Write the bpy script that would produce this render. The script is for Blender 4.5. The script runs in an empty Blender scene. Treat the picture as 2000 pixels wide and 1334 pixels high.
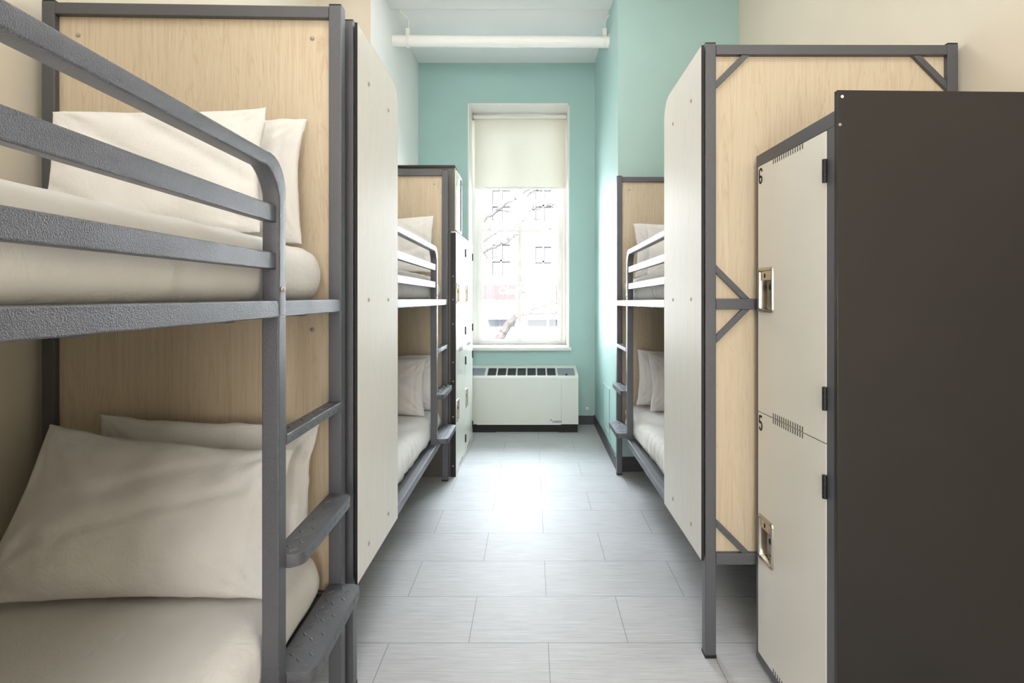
import bpy, bmesh, math, random
from mathutils import Vector, Matrix, noise
random.seed(7)
PI = math.pi
SC = bpy.context.scene
COL = SC.collection

# ------------------------------------------------------------------ materials
def srgb(r, g, b):
    def f(c):
        c /= 255.0
        return c / 12.92 if c <= 0.04045 else ((c + 0.055) / 1.055) ** 2.4
    return (f(r), f(g), f(b), 1.0)

def new_mat(name):
    m = bpy.data.materials.new(name)
    m.use_nodes = True
    nt = m.node_tree
    bs = nt.nodes['Principled BSDF']
    return m, nt, bs

def N(nt, typ, **kw):
    n = nt.nodes.new(typ)
    for k, v in kw.items():
        setattr(n, k, v)
    return n

def coords(nt, scale=(1, 1, 1), loc=(0, 0, 0)):
    tc = N(nt, 'ShaderNodeTexCoord')
    mp = N(nt, 'ShaderNodeMapping')
    mp.inputs['Scale'].default_value = scale
    mp.inputs['Location'].default_value = loc
    nt.links.new(tc.outputs['Object'], mp.inputs['Vector'])
    return mp.outputs['Vector']

def noise_tex(nt, vec, scale, detail=3.0, rough=0.55, dist=0.0):
    t = N(nt, 'ShaderNodeTexNoise')
    t.inputs['Scale'].default_value = scale
    t.inputs['Detail'].default_value = detail
    t.inputs['Roughness'].default_value = rough
    t.inputs['Distortion'].default_value = dist
    nt.links.new(vec, t.inputs['Vector'])
    return t.outputs['Fac']

def ramp(nt, fac, stops):
    r = N(nt, 'ShaderNodeValToRGB')
    els = r.color_ramp.elements
    while len(els) < len(stops):
        els.new(0.5)
    for e, (p, c) in zip(els, stops):
        e.position = p
        e.color = c
    nt.links.new(fac, r.inputs['Fac'])
    return r.outputs['Color']

def bump(nt, bs, height, strength=0.2, distance=0.002):
    b = N(nt, 'ShaderNodeBump')
    b.inputs['Strength'].default_value = strength
    b.inputs['Distance'].default_value = distance
    nt.links.new(height, b.inputs['Height'])
    nt.links.new(b.outputs['Normal'], bs.inputs['Normal'])

def plain(name, col, rough=0.5, metal=0.0, var=0.04, vscale=6.0, bump_s=0.0, bump_scale=200.0, bump_d=0.001, spec=0.5):
    m, nt, bs = new_mat(name)
    bs.inputs['Roughness'].default_value = rough
    bs.inputs['Metallic'].default_value = metal
    bs.inputs['Specular IOR Level'].default_value = spec
    v = coords(nt)
    f = noise_tex(nt, v, vscale, 4)
    lo = tuple(c * (1 - var) for c in col[:3]) + (1,)
    hi = tuple(min(1, c * (1 + var)) for c in col[:3]) + (1,)
    nt.links.new(ramp(nt, f, [(0.3, lo), (0.7, hi)]), bs.inputs['Base Color'])
    if bump_s:
        bump(nt, bs, noise_tex(nt, v, bump_scale, 2), bump_s, bump_d)
    return m

def wood(name, base, dark, grain=1.0, rough=0.42):
    m, nt, bs = new_mat(name)
    bs.inputs['Roughness'].default_value = rough
    v = coords(nt, (9, 9, 0.55))
    f = noise_tex(nt, v, 1.6, 5, 0.55, 1.4)
    v2 = coords(nt, (120, 120, 3.0))
    f2 = noise_tex(nt, v2, 1.0, 3, 0.6, 0.2)
    w = N(nt, 'ShaderNodeMath', operation='PINGPONG')
    mul = N(nt, 'ShaderNodeMath', operation='MULTIPLY')
    mul.inputs[1].default_value = 11.0
    nt.links.new(f, mul.inputs[0])
    nt.links.new(mul.outputs[0], w.inputs[0])
    w.inputs[1].default_value = 0.5
    pw = N(nt, 'ShaderNodeMath', operation='MULTIPLY')
    pw.inputs[1].default_value = 2.0
    nt.links.new(w.outputs[0], pw.inputs[0])
    pw2 = N(nt, 'ShaderNodeMath', operation='POWER')
    pw2.inputs[1].default_value = 5.0
    nt.links.new(pw.outputs[0], pw2.inputs[0])
    a = N(nt, 'ShaderNodeMath', operation='MULTIPLY')
    a.inputs[1].default_value = 0.30 * grain
    nt.links.new(pw2.outputs[0], a.inputs[0])
    b = N(nt, 'ShaderNodeMath', operation='MULTIPLY_ADD')
    b.inputs[1].default_value = 0.55 * grain
    nt.links.new(f2, b.inputs[0])
    nt.links.new(a.outputs[0], b.inputs[2])
    nt.links.new(ramp(nt, b.outputs[0], [(0.12, base), (0.8, dark)]), bs.inputs['Base Color'])
    bump(nt, bs, f2, 0.05, 0.001)
    return m

def hammertone(name, col, metal=0.35, rough=0.38):
    m, nt, bs = new_mat(name)
    bs.inputs['Base Color'].default_value = col
    bs.inputs['Metallic'].default_value = metal
    bs.inputs['Roughness'].default_value = rough
    v = coords(nt)
    f = noise_tex(nt, v, 470, 2.0, 0.6)
    f2 = noise_tex(nt, v, 12, 2)
    mr = N(nt, 'ShaderNodeMapRange')
    mr.inputs['To Min'].default_value = rough - 0.06
    mr.inputs['To Max'].default_value = rough + 0.1
    nt.links.new(f2, mr.inputs['Value'])
    nt.links.new(mr.outputs[0], bs.inputs['Roughness'])
    bump(nt, bs, f, 0.8, 0.002)
    return m

def fabric(name, col, sheen=0.2):
    m, nt, bs = new_mat(name)
    bs.inputs['Roughness'].default_value = 0.9
    bs.inputs['Specular IOR Level'].default_value = 0.15
    bs.inputs['Sheen Weight'].default_value = sheen
    v = coords(nt)
    f = noise_tex(nt, v, 9, 4, 0.6, 0.5)
    lo = tuple(c * 0.97 for c in col[:3]) + (1,)
    nt.links.new(ramp(nt, f, [(0.35, lo), (0.65, col)]), bs.inputs['Base Color'])
    vv = coords(nt, (16, 16, 16))
    f3 = noise_tex(nt, vv, 1.4, 6, 0.62, 1.8)
    bump(nt, bs, f3, 0.35, 0.008)
    return m

M = {}
M['metal'] = hammertone('grey_hammertone_paint', srgb(100, 102, 108), 0.55, 0.31)
M['wood'] = wood('maple_laminate', srgb(216, 203, 180), srgb(190, 168, 138))
M['lam'] = wood('pale_laminate', srgb(236, 234, 227), srgb(214, 211, 203), 0.7, 0.45)
M['black'] = plain('black_plastic', srgb(28, 28, 30), 0.5, 0, 0.1)
M['screw'] = plain('screw_steel', srgb(176, 170, 160), 0.35, 0.5, 0.05)
M['steel'] = plain('pressed_steel', srgb(192, 187, 178), 0.2, 1.0, 0.04, 20)
M['bed'] = fabric('white_cotton', srgb(237, 236, 234))
M['cream'] = plain('cream_paint', srgb(226, 218, 201), 0.65, 0, 0.015, 3, 0.05, 120)
M['white'] = plain('white_paint', srgb(246, 246, 243), 0.6, 0, 0.01, 3, 0.04, 120)
M['ceil'] = plain('ceiling_paint', srgb(248, 248, 248), 0.8, 0, 0.01, 3)
M['teal'] = plain('teal_paint', srgb(172, 205, 201), 0.5, 0, 0.02, 3, 0.05, 120)
M['base'] = plain('dark_rubber', srgb(70, 70, 76), 0.5, 0, 0.05)
M['trimw'] = plain('white_gloss_trim', srgb(240, 239, 234), 0.35, 0, 0.01)
M['lockb'] = plain('charcoal_powder_coat', srgb(34, 32, 32), 0.36, 0.0, 0.05, 4, 0.06, 500)
M['lockf'] = plain('grey_powder_coat', srgb(88, 90, 96), 0.4, 0.1, 0.05, 5, 0.1, 500)
M['lockd'] = plain('ivory_powder_coat', srgb(232, 230, 221), 0.24, 0.0, 0.02, 3, 0.03, 300)
M['ink'] = plain('black_ink', srgb(20, 20, 20), 0.6)
M['unit'] = plain('unit_enamel', srgb(226, 229, 222), 0.4, 0.0, 0.015)
M['unitgrey'] = plain('unit_recess', srgb(150, 152, 165), 0.35, 0.4, 0.05)
M['grille'] = plain('unit_grille_dark', srgb(58, 56, 64), 0.5, 0.2, 0.1, 300)
M['blue'] = plain('logo_blue', srgb(20, 70, 150), 0.5)
M['applg'] = plain('appliance_grey', srgb(104, 101, 97), 0.42, 0.45, 0.1, 60, 0.1, 300)
M['deck'] = plain('dark_deck', srgb(78, 80, 82), 0.55, 0.0, 0.08, 20)
M['bark'] = plain('dark_wet_bark', srgb(23, 21, 20), 0.9, 0, 0.25, 14, 0.6, 40, 0.01, spec=0.0)
M['brickw'] = plain('brown_brick', srgb(186, 181, 180), 0.9, 0, 0.1, 2, spec=0.1)
M['stone'] = plain('facade_stone', srgb(34, 32, 32), 0.9, 0, 0.06, 2, spec=0.0)
M['signred'] = plain('sign_red', srgb(25, 20, 20), 0.6, spec=0.0)
M['signw'] = plain('sign_white', srgb(245, 245, 240), 0.6)
M['shopg'] = plain('shop_glass', srgb(29, 29, 31), 0.5, 0, 0.1, 2, spec=0.0)
M['asph'] = plain('pale_concrete', srgb(212, 212, 212), 0.9, 0, 0.1, 2)  # unseen ground set pale so daylight bounces up to the ceiling

def floor_mat():
    m, nt, bs = new_mat('grey_linear_tile')
    v = coords(nt, (1, 1, 1), (-0.0626 + 0.61 * 20, -1.979 + 0.305 * 20, 0))
    br = N(nt, 'ShaderNodeTexBrick')
    br.offset = 0.5
    br.offset_frequency = 2
    br.inputs['Scale'].default_value = 1.0
    br.inputs['Brick Width'].default_value = 0.61
    br.inputs['Row Height'].default_value = 0.305
    br.inputs['Mortar Size'].default_value = 0.0016
    br.inputs['Mortar Smooth'].default_value = 0.3
    br.inputs['Bias'].default_value = 0.0
    br.inputs['Color1'].default_value = (0.44, 0.44, 0.44, 1)
    br.inputs['Color2'].default_value = (0.56, 0.56, 0.56, 1)
    br.inputs['Mortar'].default_value = (0.5, 0.5, 0.5, 1)
    nt.links.new(v, br.inputs['Vector'])
    s1 = noise_tex(nt, coords(nt, (3.5, 170, 1)), 1.0, 4, 0.6, 0.15)
    s2 = noise_tex(nt, coords(nt, (9, 420, 1)), 1.0, 2, 0.5, 0.0)
    s3 = noise_tex(nt, coords(nt, (1, 1, 1)), 2.5, 5, 0.6)
    a = N(nt, 'ShaderNodeMath', operation='ADD')
    nt.links.new(s1, a.inputs[0])
    nt.links.new(s2, a.inputs[1])
    a2 = N(nt, 'ShaderNodeMath', operation='MULTIPLY_ADD')
    a2.inputs[1].default_value = 0.5
    nt.links.new(s3, a2.inputs[0])
    nt.links.new(a.outputs[0], a2.inputs[2])
    sep = N(nt, 'ShaderNodeSeparateColor')
    nt.links.new(br.outputs['Color'], sep.inputs[0])
    a3 = N(nt, 'ShaderNodeMath', operation='MULTIPLY_ADD')
    a3.inputs[1].default_value = 0.6
    nt.links.new(sep.outputs[0], a3.inputs[0])
    nt.links.new(a2.outputs[0], a3.inputs[2])
    mr = N(nt, 'ShaderNodeMapRange')
    mr.inputs['From Min'].default_value = 1.05
    mr.inputs['From Max'].default_value = 2.05
    nt.links.new(a3.outputs[0], mr.inputs['Value'])
    tile = ramp(nt, mr.outputs[0], [(0.0, srgb(156, 157, 160)), (1.0, srgb(212, 213, 215))])
    mx = N(nt, 'ShaderNodeMix', data_type='RGBA')
    nt.links.new(br.outputs['Fac'], mx.inputs['Factor'])
    nt.links.new(tile, mx.inputs[6])
    mx.inputs[7].default_value = srgb(128, 128, 130)
    nt.links.new(mx.outputs[2], bs.inputs['Base Color'])
    r = N(nt, 'ShaderNodeMapRange')
    r.inputs['To Min'].default_value = 0.42
    bs.inputs['Specular IOR Level'].default_value = 0.36
    r.inputs['To Max'].default_value = 0.56
    nt.links.new(s3, r.inputs['Value'])
    nt.links.new(r.outputs[0], bs.inputs['Roughness'])
    inv = N(nt, 'ShaderNodeMath', operation='MULTIPLY_ADD')
    inv.inputs[1].default_value = -3.0
    nt.links.new(br.outputs['Fac'], inv.inputs[0])
    nt.links.new(s1, inv.inputs[2])
    bump(nt, bs, inv.outputs[0], 0.12, 0.0015)
    return m
M['floor'] = floor_mat()

def glass_mat():
    m, nt, bs = new_mat('window_glass')
    nt.nodes.remove(bs)
    tr = N(nt, 'ShaderNodeBsdfTransparent')
    tr.inputs[0].default_value = (0.96, 0.97, 0.97, 1)
    gl = N(nt, 'ShaderNodeBsdfGlossy')
    gl.inputs['Roughness'].default_value = 0.02
    fr = N(nt, 'ShaderNodeFresnel')
    fr.inputs[0].default_value = 1.35
    mx = N(nt, 'ShaderNodeMixShader')
    nt.links.new(fr.outputs[0], mx.inputs[0])
    nt.links.new(tr.outputs[0], mx.inputs[1])
    nt.links.new(gl.outputs[0], mx.inputs[2])
    nt.links.new(mx.outputs[0], nt.nodes['Material Output'].inputs[0])
    return m
M['glass'] = glass_mat()

def blind_mat():
    m, nt, bs = new_mat('blind_fabric')
    nt.nodes.remove(bs)
    v = coords(nt, (400, 400, 400))
    f = noise_tex(nt, v, 1.0, 2)
    c = ramp(nt, f, [(0.3, srgb(222, 219, 206)), (0.7, srgb(232, 229, 217))])
    d = N(nt, 'ShaderNodeBsdfDiffuse')
    t = N(nt, 'ShaderNodeBsdfTranslucent')
    nt.links.new(c, d.inputs[0])
    nt.links.new(c, t.inputs[0])
    mx = N(nt, 'ShaderNodeMixShader')
    mx.inputs[0].default_value = 0.035
    nt.links.new(d.outputs[0], mx.inputs[1])
    nt.links.new(t.outputs[0], mx.inputs[2])
    nt.links.new(mx.outputs[0], nt.nodes['Material Output'].inputs[0])
    return m
M['blind'] = blind_mat()

# ------------------------------------------------------------------ mesh helpers
def finish(name, bm, mat, parent=None, angle=20, recalc=True):
    if recalc:
        bmesh.ops.recalc_face_normals(bm, faces=bm.faces[:])
    me = bpy.data.meshes.new(name)
    bm.to_mesh(me)
    bm.free()
    me.polygons.foreach_set('use_smooth', [True] * len(me.polygons))
    me.set_sharp_from_angle(angle=math.radians(angle))
    o = bpy.data.objects.new(name, me)
    COL.objects.link(o)
    me.materials.append(M[mat])
    if parent is not None:
        o.parent = parent
    return o

def box(bm, a, b, bev=0.0, seg=2, mat=None):
    lo = [min(a[i], b[i]) for i in range(3)]
    hi = [max(a[i], b[i]) for i in range(3)]
    vs = [bm.verts.new((x, y, z)) for x in (lo[0], hi[0]) for y in (lo[1], hi[1]) for z in (lo[2], hi[2])]
    idx = [(0, 1, 3, 2), (4, 6, 7, 5), (0, 4, 5, 1), (2, 3, 7, 6), (0, 2, 6, 4), (1, 5, 7, 3)]
    fs = [bm.faces.new([vs[i] for i in f]) for f in idx]
    if bev > 0:
        es = set()
        for f in fs:
            es.update(f.edges)
        bmesh.ops.bevel(bm, geom=list(es), offset=bev, segments=seg, affect='EDGES', profile=0.5)

def mbox(name, a, b, mat, parent=None, bev=0.0, seg=2):
    bm = bmesh.new()
    box(bm, a, b, bev, seg)
    return finish(name, bm, mat, parent)

def loft(bm, rings, closed_path=False, cap=True, closed_ring=True):
    R = [[bm.verts.new(p) for p in r] for r in rings]
    n = len(R[0])
    m = len(R)
    for i in range(m if closed_path else m - 1):
        A, B = R[i], R[(i + 1) % m]
        for j in range(n if closed_ring else n - 1):
            k = (j + 1) % n
            bm.faces.new((A[j], A[k], B[k], B[j]))
    if cap and not closed_path:
        bm.faces.new(R[0][::-1])
        bm.faces.new(R[-1])

def cyl(bm, p0, p1, r0, r1=None, n=24):
    r1 = r0 if r1 is None else r1
    p0, p1 = Vector(p0), Vector(p1)
    d = (p1 - p0).normalized()
    x = d.orthogonal().normalized()
    y = d.cross(x)
    ring = lambda p, r: [p + x * (r * math.cos(2 * PI * i / n)) + y * (r * math.sin(2 * PI * i / n)) for i in range(n)]
    loft(bm, [ring(p0, r0), ring(p1, r1)])

def dome(bm, c, d, r, h, n=20):
    c, d = Vector(c), Vector(d).normalized()
    x = d.orthogonal().normalized()
    y = d.cross(x)
    rings = []
    for k in range(7):
        t = k / 6 * PI / 2 * 0.92
        rr, hh = r * math.cos(t), h * math.sin(t)
        rings.append([c + d * hh + x * (rr * math.cos(2 * PI * i / n)) + y * (rr * math.sin(2 * PI * i / n)) for i in range(n)])
    loft(bm, rings)

def tube_path(bm, pts, rads, n=10):
    rings = []
    up = None
    for i, p in enumerate(pts):
        p = Vector(p)
        a = Vector(pts[max(i - 1, 0)])
        b = Vector(pts[min(i + 1, len(pts) - 1)])
        d = (b - a).normalized()
        if up is None:
            up = d.orthogonal().normalized()
        x = (up - d * up.dot(d)).normalized()
        up = x
        y = d.cross(x)
        rings.append([p + x * (rads[i] * math.cos(2 * PI * k / n)) + y * (rads[i] * math.sin(2 * PI * k / n)) for k in range(n)])
    loft(bm, rings)

def prism(bm, poly, axis, a, b, bev=0.0):
    """poly: 2D points in the two other axes (in x,y,z order), extruded along axis from a to b."""
    def P(p, t):
        q = [0, 0, 0]
        o = [i for i in range(3) if i != axis]
        q[o[0]], q[o[1]] = p
        q[axis] = t
        return q
    A = [bm.verts.new(P(p, a)) for p in poly]
    B = [bm.verts.new(P(p, b)) for p in poly]
    fs = [bm.faces.new(A[::-1]), bm.faces.new(B)]
    n = len(poly)
    for i in range(n):
        fs.append(bm.faces.new((A[i], A[(i + 1) % n], B[(i + 1) % n], B[i])))
    if bev:
        es = set(fs[0].edges) | set(fs[1].edges)
        bmesh.ops.bevel(bm, geom=list(es), offset=bev, segments=2, affect='EDGES', profile=0.5)

def rrect(x0, x1, y0, y1, r, n=5):
    pts = []
    for cx, cy, a0 in ((x1 - r, y1 - r, 0), (x0 + r, y1 - r, PI / 2), (x0 + r, y0 + r, PI), (x1 - r, y0 + r, 1.5 * PI)):
        for i in range(n + 1):
            a = a0 + PI / 2 * i / n
            pts.append((cx + r * math.cos(a), cy + r * math.sin(a)))
    return pts

def tag(o, label, cat, group=None):
    o['label'] = label
    o['category'] = cat
    if group:
        o['group'] = group
    return o

def struct(o):
    o['kind'] = 'structure'
    return o

def empty(name, loc=(0, 0, 0), rz=0.0):
    o = bpy.data.objects.new(name, None)
    o.empty_display_size = 0.1
    COL.objects.link(o)
    o.location = loc
    o.rotation_euler = (0, 0, rz)
    return o

def text_mesh(name, body, size, mat, parent, matrix, xs=1.0, ext=0.0006, off=0.0, align='LEFT', shear=0.0):
    cu = bpy.data.curves.new(name, 'FONT')
    cu.body = body
    cu.size = size
    cu.extrude = ext
    cu.offset = off
    cu.align_x = align
    cu.shear = shear
    t = bpy.data.objects.new(name + '_src', cu)
    COL.objects.link(t)
    bpy.context.view_layer.update()
    dg = bpy.context.evaluated_depsgraph_get()
    me = bpy.data.meshes.new_from_object(t.evaluated_get(dg))
    bpy.data.objects.remove(t)
    bpy.data.curves.remove(cu)
    me.transform(matrix @ Matrix.Diagonal((xs, 1, 1, 1)))
    me.name = name
    me.materials.clear()
    me.materials.append(M[mat])
    o = bpy.data.objects.new(name, me)
    COL.objects.link(o)
    if parent is not None:
        o.parent = parent
    return o

# ------------------------------------------------------------------ camera (image taken as 2000 x 1334)
CAMZ = 1.33
cd = bpy.data.cameras.new('camera')
cam = bpy.data.objects.new('camera', cd)
COL.objects.link(cam)
cam.location = (0, 0, CAMZ)
cam.rotation_euler = (PI / 2, 0, 0)
cd.sensor_width = 36
cd.sensor_fit = 'HORIZONTAL'
cd.lens = 1010 / 2000 * 36
cd.shift_x = -(1039 - 1000) / 2000
cd.shift_y = -(667 - 577) / 2000
cd.clip_start = 0.02
SC.camera = cam

# ------------------------------------------------------------------ setting
XL, XR = -1.575, 1.585          # long side walls
XLC, XRC = -1.173, 0.650        # side walls beyond the chases
YF = 5.336                      # window wall
YB = -2.6                       # wall behind the camera
ZC, ZC2 = 3.695, 3.729          # ceiling, and slightly higher strip by the window
YLC = 3.775                     # front of the left chase
WX0, WX1, WZ0, WZ1 = -0.660, 0.386, 0.770, 3.311
YO = 5.86                       # outside face of the window wall

def quad_wall(name, pts, mat):
    bm = bmesh.new()
    vs = [bm.verts.new(p) for p in pts]
    bm.faces.new(vs)
    return struct(finish(name, bm, mat, recalc=False))

struct(mbox('floor', (XL - 0.1, YB - 0.1, -0.1), (XR + 0.1, YO, 0), 'floor'))
bm = bmesh.new()
box(bm, (XL - 0.1, YB - 0.1, ZC), (XR + 0.1, 4.277, ZC + 0.3), 0.012, 3)
box(bm, (XL - 0.1, 4.20, ZC2), (XR + 0.1, YO, ZC2 + 0.26))
struct(finish('ceiling', bm, 'ceil'))
H = ZC2 + 0.1
struct(mbox('wall_left', (XL - 0.15, YB - 0.1, 0), (XL, YLC + 0.1, H), 'cream'))
struct(mbox('wall_back', (XL - 0.1, YB - 0.15, 0), (XR + 0.1, YB, H), 'cream'))
struct(mbox('wall_right', (XR, YB - 0.1, 0), (XR + 0.15, 4.1, H), 'cream'))
# left chase: cream front, white flank toward the window
bm = bmesh.new()
prism(bm, [(XL - 0.05, YLC), (XLC - 0.003, YLC), (XLC - 0.003, YLC + 0.05), (XL - 0.05, YLC + 0.05)], 2, 0, H)
struct(finish('wall_left_return', bm, 'cream'))
struct(mbox('wall_left_far', (XLC - 0.3, YLC + 0.001, 0), (XLC, YO - 0.3, H), 'white'))
# right chase: teal front, white-teal flank
bm = bmesh.new()
prism(bm, [(XRC, 3.908), (XR + 0.05, 3.964), (XR + 0.05, YO - 0.3), (XRC, YO - 0.3)], 2, 0, H)
struct(finish('wall_right_return', bm, 'teal'))
# window wall in four pieces round the opening
bm = bmesh.new()
box(bm, (XLC - 0.2, YF, 0), (WX0, YO, H))
box(bm, (WX1, YF, 0), (XRC + 0.2, YO, H))
box(bm, (WX0, YF, 0), (WX1, YO, WZ0))
box(bm, (WX0, YF, WZ1), (WX1, YO, H))
struct(finish('wall_far', bm, 'teal'))
# plaster lining of the window reveal
bm = bmesh.new()
t = 0.012
box(bm, (WX0 - 0.001, YF - 0.004, WZ0), (WX0 + t, 5.66, WZ1))
box(bm, (WX1 + 0.001, YF - 0.004, WZ0), (WX1 - t, 5.66, WZ1))
box(bm, (WX0, YF - 0.004, WZ1 + 0.001), (WX1, 5.66, WZ1 - t))
struct(finish('trim_1', bm, 'trimw'))
# baseboards
struct(mbox('baseboard_far', (XLC, YF - 0.012, 0), (XRC, YF, 0.09), 'base', bev=0.002))
struct(mbox('baseboard_right', (XRC - 0.012, 3.9, 0), (XRC, YF, 0.098), 'base', bev=0.002))
bm = bmesh.new()
prism(bm, [(XRC - 0.012, 3.896), (XR, 3.952), (XR, 3.964), (XRC - 0.012, 3.908)], 2, 0, 0.11)
struct(finish('baseboard_right_return', bm, 'base'))

# ------------------------------------------------------------------ window
win = struct(empty('window_1', ((WX0 + WX1) / 2, 5.66, WZ0)))
def wpart(name, bm, mat, parent=win):
    o = finish(name, bm, mat)
    o.parent = parent
    o.matrix_parent_inverse = Matrix.Translation(-win.location)
    return o
bm = bmesh.new()
box(bm, (WX0, 5.64, 0.77), (-0.607, 5.80, WZ1), 0.003)
box(bm, (WX1, 5.64, 0.77), (0.337, 5.80, WZ1), 0.003)
box(bm, (WX0, 5.64, WZ1), (WX1, 5.80, WZ1 - 0.07), 0.003)
box(bm, (WX0, 5.60, 0.77), (WX1, 5.84, 0.797), 0.003)
box(bm, (-0.607, 5.655, 0.79), (-0.598, 5.665, WZ1), 0.001)
box(bm, (0.337, 5.655, 0.79), (0.328, 5.665, WZ1), 0.001)
wpart('window_frame', bm, 'trimw')
def sash(y, z0, z1, gx0, gx1, gz0, gz1, mid0, mid1, x0, x1):
    bm = bmesh.new()
    d = 0.042
    box(bm, (x0, y, z0), (gx0, y + d, z1), 0.003)
    box(bm, (gx1, y, z0), (x1, y + d, z1), 0.003)
    box(bm, (gx0, y, z0), (gx1, y + d, gz0), 0.003)
    box(bm, (gx0, y, gz1), (gx1, y + d, z1), 0.003)
    box(bm, (mid0, y + 0.004, gz0), (mid1, y + d - 0.004, gz1), 0.003)
    s = wpart('sash', bm, 'trimw')
    for a, b in ((gx0, mid0), (mid1, gx1)):
        bm = bmesh.new()
        box(bm, (a, y + 0.018, gz0), (b, y + 0.023, gz1))
        g = finish('pane', bm, 'glass', s)
    return s
s_low = sash(5.680, 0.797, 2.056, -0.5427, 0.284, 0.8435, 2.027, -0.1547, -0.1153, -0.607, 0.337)
sash(5.730, 2.030, 3.24, -0.5427, 0.284, 2.07, 3.18, -0.1547, -0.1153, -0.607, 0.337)
for x in (-0.467, 0.197):
    bm = bmesh.new()
    box(bm, (x - 0.022, 5.690, 2.056), (x + 0.022, 5.716, 2.066), 0.003)
    cyl(bm, (x, 5.703, 2.064), (x, 5.703, 2.074), 0.012)
    finish('sash_lock', bm, 'screw', s_low)
bm = bmesh.new()
box(bm, (WX0 - 0.02, 5.295, 0.762), (WX1 + 0.018, 5.66, 0.797), 0.006, 3)
wpart('window_sill', bm, 'trimw')

# roller blind
bl = tag(empty('roller_blind', (-0.1275, 5.60, 3.28)), 'cream roller blind drawn part-way down the tall window', 'blind')
def rel(o, root):
    o.parent = root
    o.matrix_parent_inverse = Matrix.Translation(root.location).inverted()
    return o
bm = bmesh.new()
cyl(bm, (-0.632, 5.60, 3.262), (0.377, 5.60, 3.262), 0.021, n=24)
rel(finish('roller_tube', bm, 'trimw'), bl)
bm = bmesh.new()
rings = []
nx, nz = 24, 24
for j in range(nz + 1):
    z = 3.262 - j / nz * (3.262 - 2.50)
    rings.append([(-0.622 + i / nx * 0.99, 5.622 + 0.0025 * math.sin(i * 0.7 + j * 0.1) * j / nz, z) for i in range(nx + 1)])
loft(bm, rings, cap=False, closed_ring=False)
rel(finish('blind_fabric', bm, 'blind'), bl)
rel(mbox('hem_bar', (-0.622, 5.616, 2.486), (0.368, 5.628, 2.506), 'trimw', bev=0.004), bl)
for x in (-0.640, 0.378):
    rel(mbox('bracket', (x - 0.006, 5.575, 3.232), (x + 0.006, 5.63, 3.290), 'screw', bev=0.002), bl)

# ------------------------------------------------------------------ outside: street, building, tree
struct(mbox('street', (-30, YO + 0.5, -3.4), (30, 40, -3.2), 'asph'))
bd = tag(empty('shop_building', (0, 24, -3.2)), 'pale brick shop building across the street, seen through the window', 'building')
def bpart(name, bm, mat, parent=None):
    o = finish(name, bm, mat)
    if parent is None:
        return rel(o, bd)
    o.parent = parent
    return o
def PX(x, y, Y):
    return ((x - 1039) * Y / 1010, Y, CAMZ - (y - 577) * Y / 1010)
bm = bmesh.new()
box(bm, (-16, 24, -3.2), (16, 32, 11.0))
bpart('wall', bm, 'brickw')
bm = bmesh.new()
box(bm, (-16, 23.7, 11.0), (16, 32, 11.4), 0.05)
box(bm, (-16, 23.85, 2.05), (16, 24.05, 2.25), 0.03)
bpart('cornice', bm, 'stone')
def bwin(x0, x1, y0, y1):
    a, b = PX(x0, y1, 23.95), PX(x1, y0, 23.95)
    bm = bmesh.new()
    w = 0.12
    X0, X1, Z0, Z1 = a[0], b[0], a[2], b[2]
    for q in ((X0 - w, X0, Z0, Z1), (X1, X1 + w, Z0, Z1), (X0 - w, X1 + w, Z1, Z1 + w), (X0 - w, X1 + w, Z0 - w, Z0), ((X0 + X1) / 2 - .04, (X0 + X1) / 2 + .04, Z0, Z1), (X0, X1, (Z0 + Z1) / 2 - .04, (Z0 + Z1) / 2 + .04)):
        box(bm, (q[0], 23.86, q[2]), (q[1], 24.02, q[3]))
    f = bpart('window', bm, 'stone')
    bm = bmesh.new()
    box(bm, (X0, 23.95, Z0), (X1, 24.03, Z1))
    o = rel(finish('pane', bm, 'shopg'), bd)
    mi = o.matrix_parent_inverse.copy()
    o.parent = f
    o.matrix_parent_inverse = Matrix.Identity(4)
for x0, x1, y0, y1 in ((962, 996, 478, 540), (1046, 1076, 482, 540), (962, 996, 372, 432), (1046, 1076, 372, 432), (880, 914, 478, 540), (1128, 1160, 482, 540)):
    bwin(x0, x1, y0, y1)
a, b = PX(900, 585, 23.8), PX(1180, 556, 23.8)
bm = bmesh.new()
box(bm, (a[0], 23.7, a[2]), (b[0], 24.01, b[2]), 0.02)
sg = bpart('sign_board', bm, 'signred')
p = PX(973, 574, 23.69)
text_mesh('sign_lettering', 'Casa Mexicana', 0.44, 'signw', sg, Matrix.Translation((p[0], 23.69, p[2])) @ Matrix.Rotation(PI / 2, 4, 'X'), 1.0, 0.01, 0.008, shear=0.15)
bm = bmesh.new()
a, b = PX(940, 606, 22.8), PX(1150, 592, 23.9)
loft(bm, [[(a[0], 23.9, b[2]), (a[0], 22.8, a[2]), (a[0], 22.8, a[2] - 0.12), (a[0], 23.9, b[2] - 0.12)],
          [(b[0], 23.9, b[2]), (b[0], 22.8, a[2]), (b[0], 22.8, a[2] - 0.12), (b[0], 23.9, b[2] - 0.12)]])
bpart('awning', bm, 'stone')
for x0, x1 in ((948, 1006), (1030, 1068), (1072, 1130)):
    a, b = PX(x0, 668, 23.95), PX(x1, 624, 23.95)
    bm = bmesh.new()
    box(bm, (a[0], 23.9, a[2]), (b[0], 24.02, b[2]), 0.01)
    bpart('shop_window', bm, 'shopg')

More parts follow.
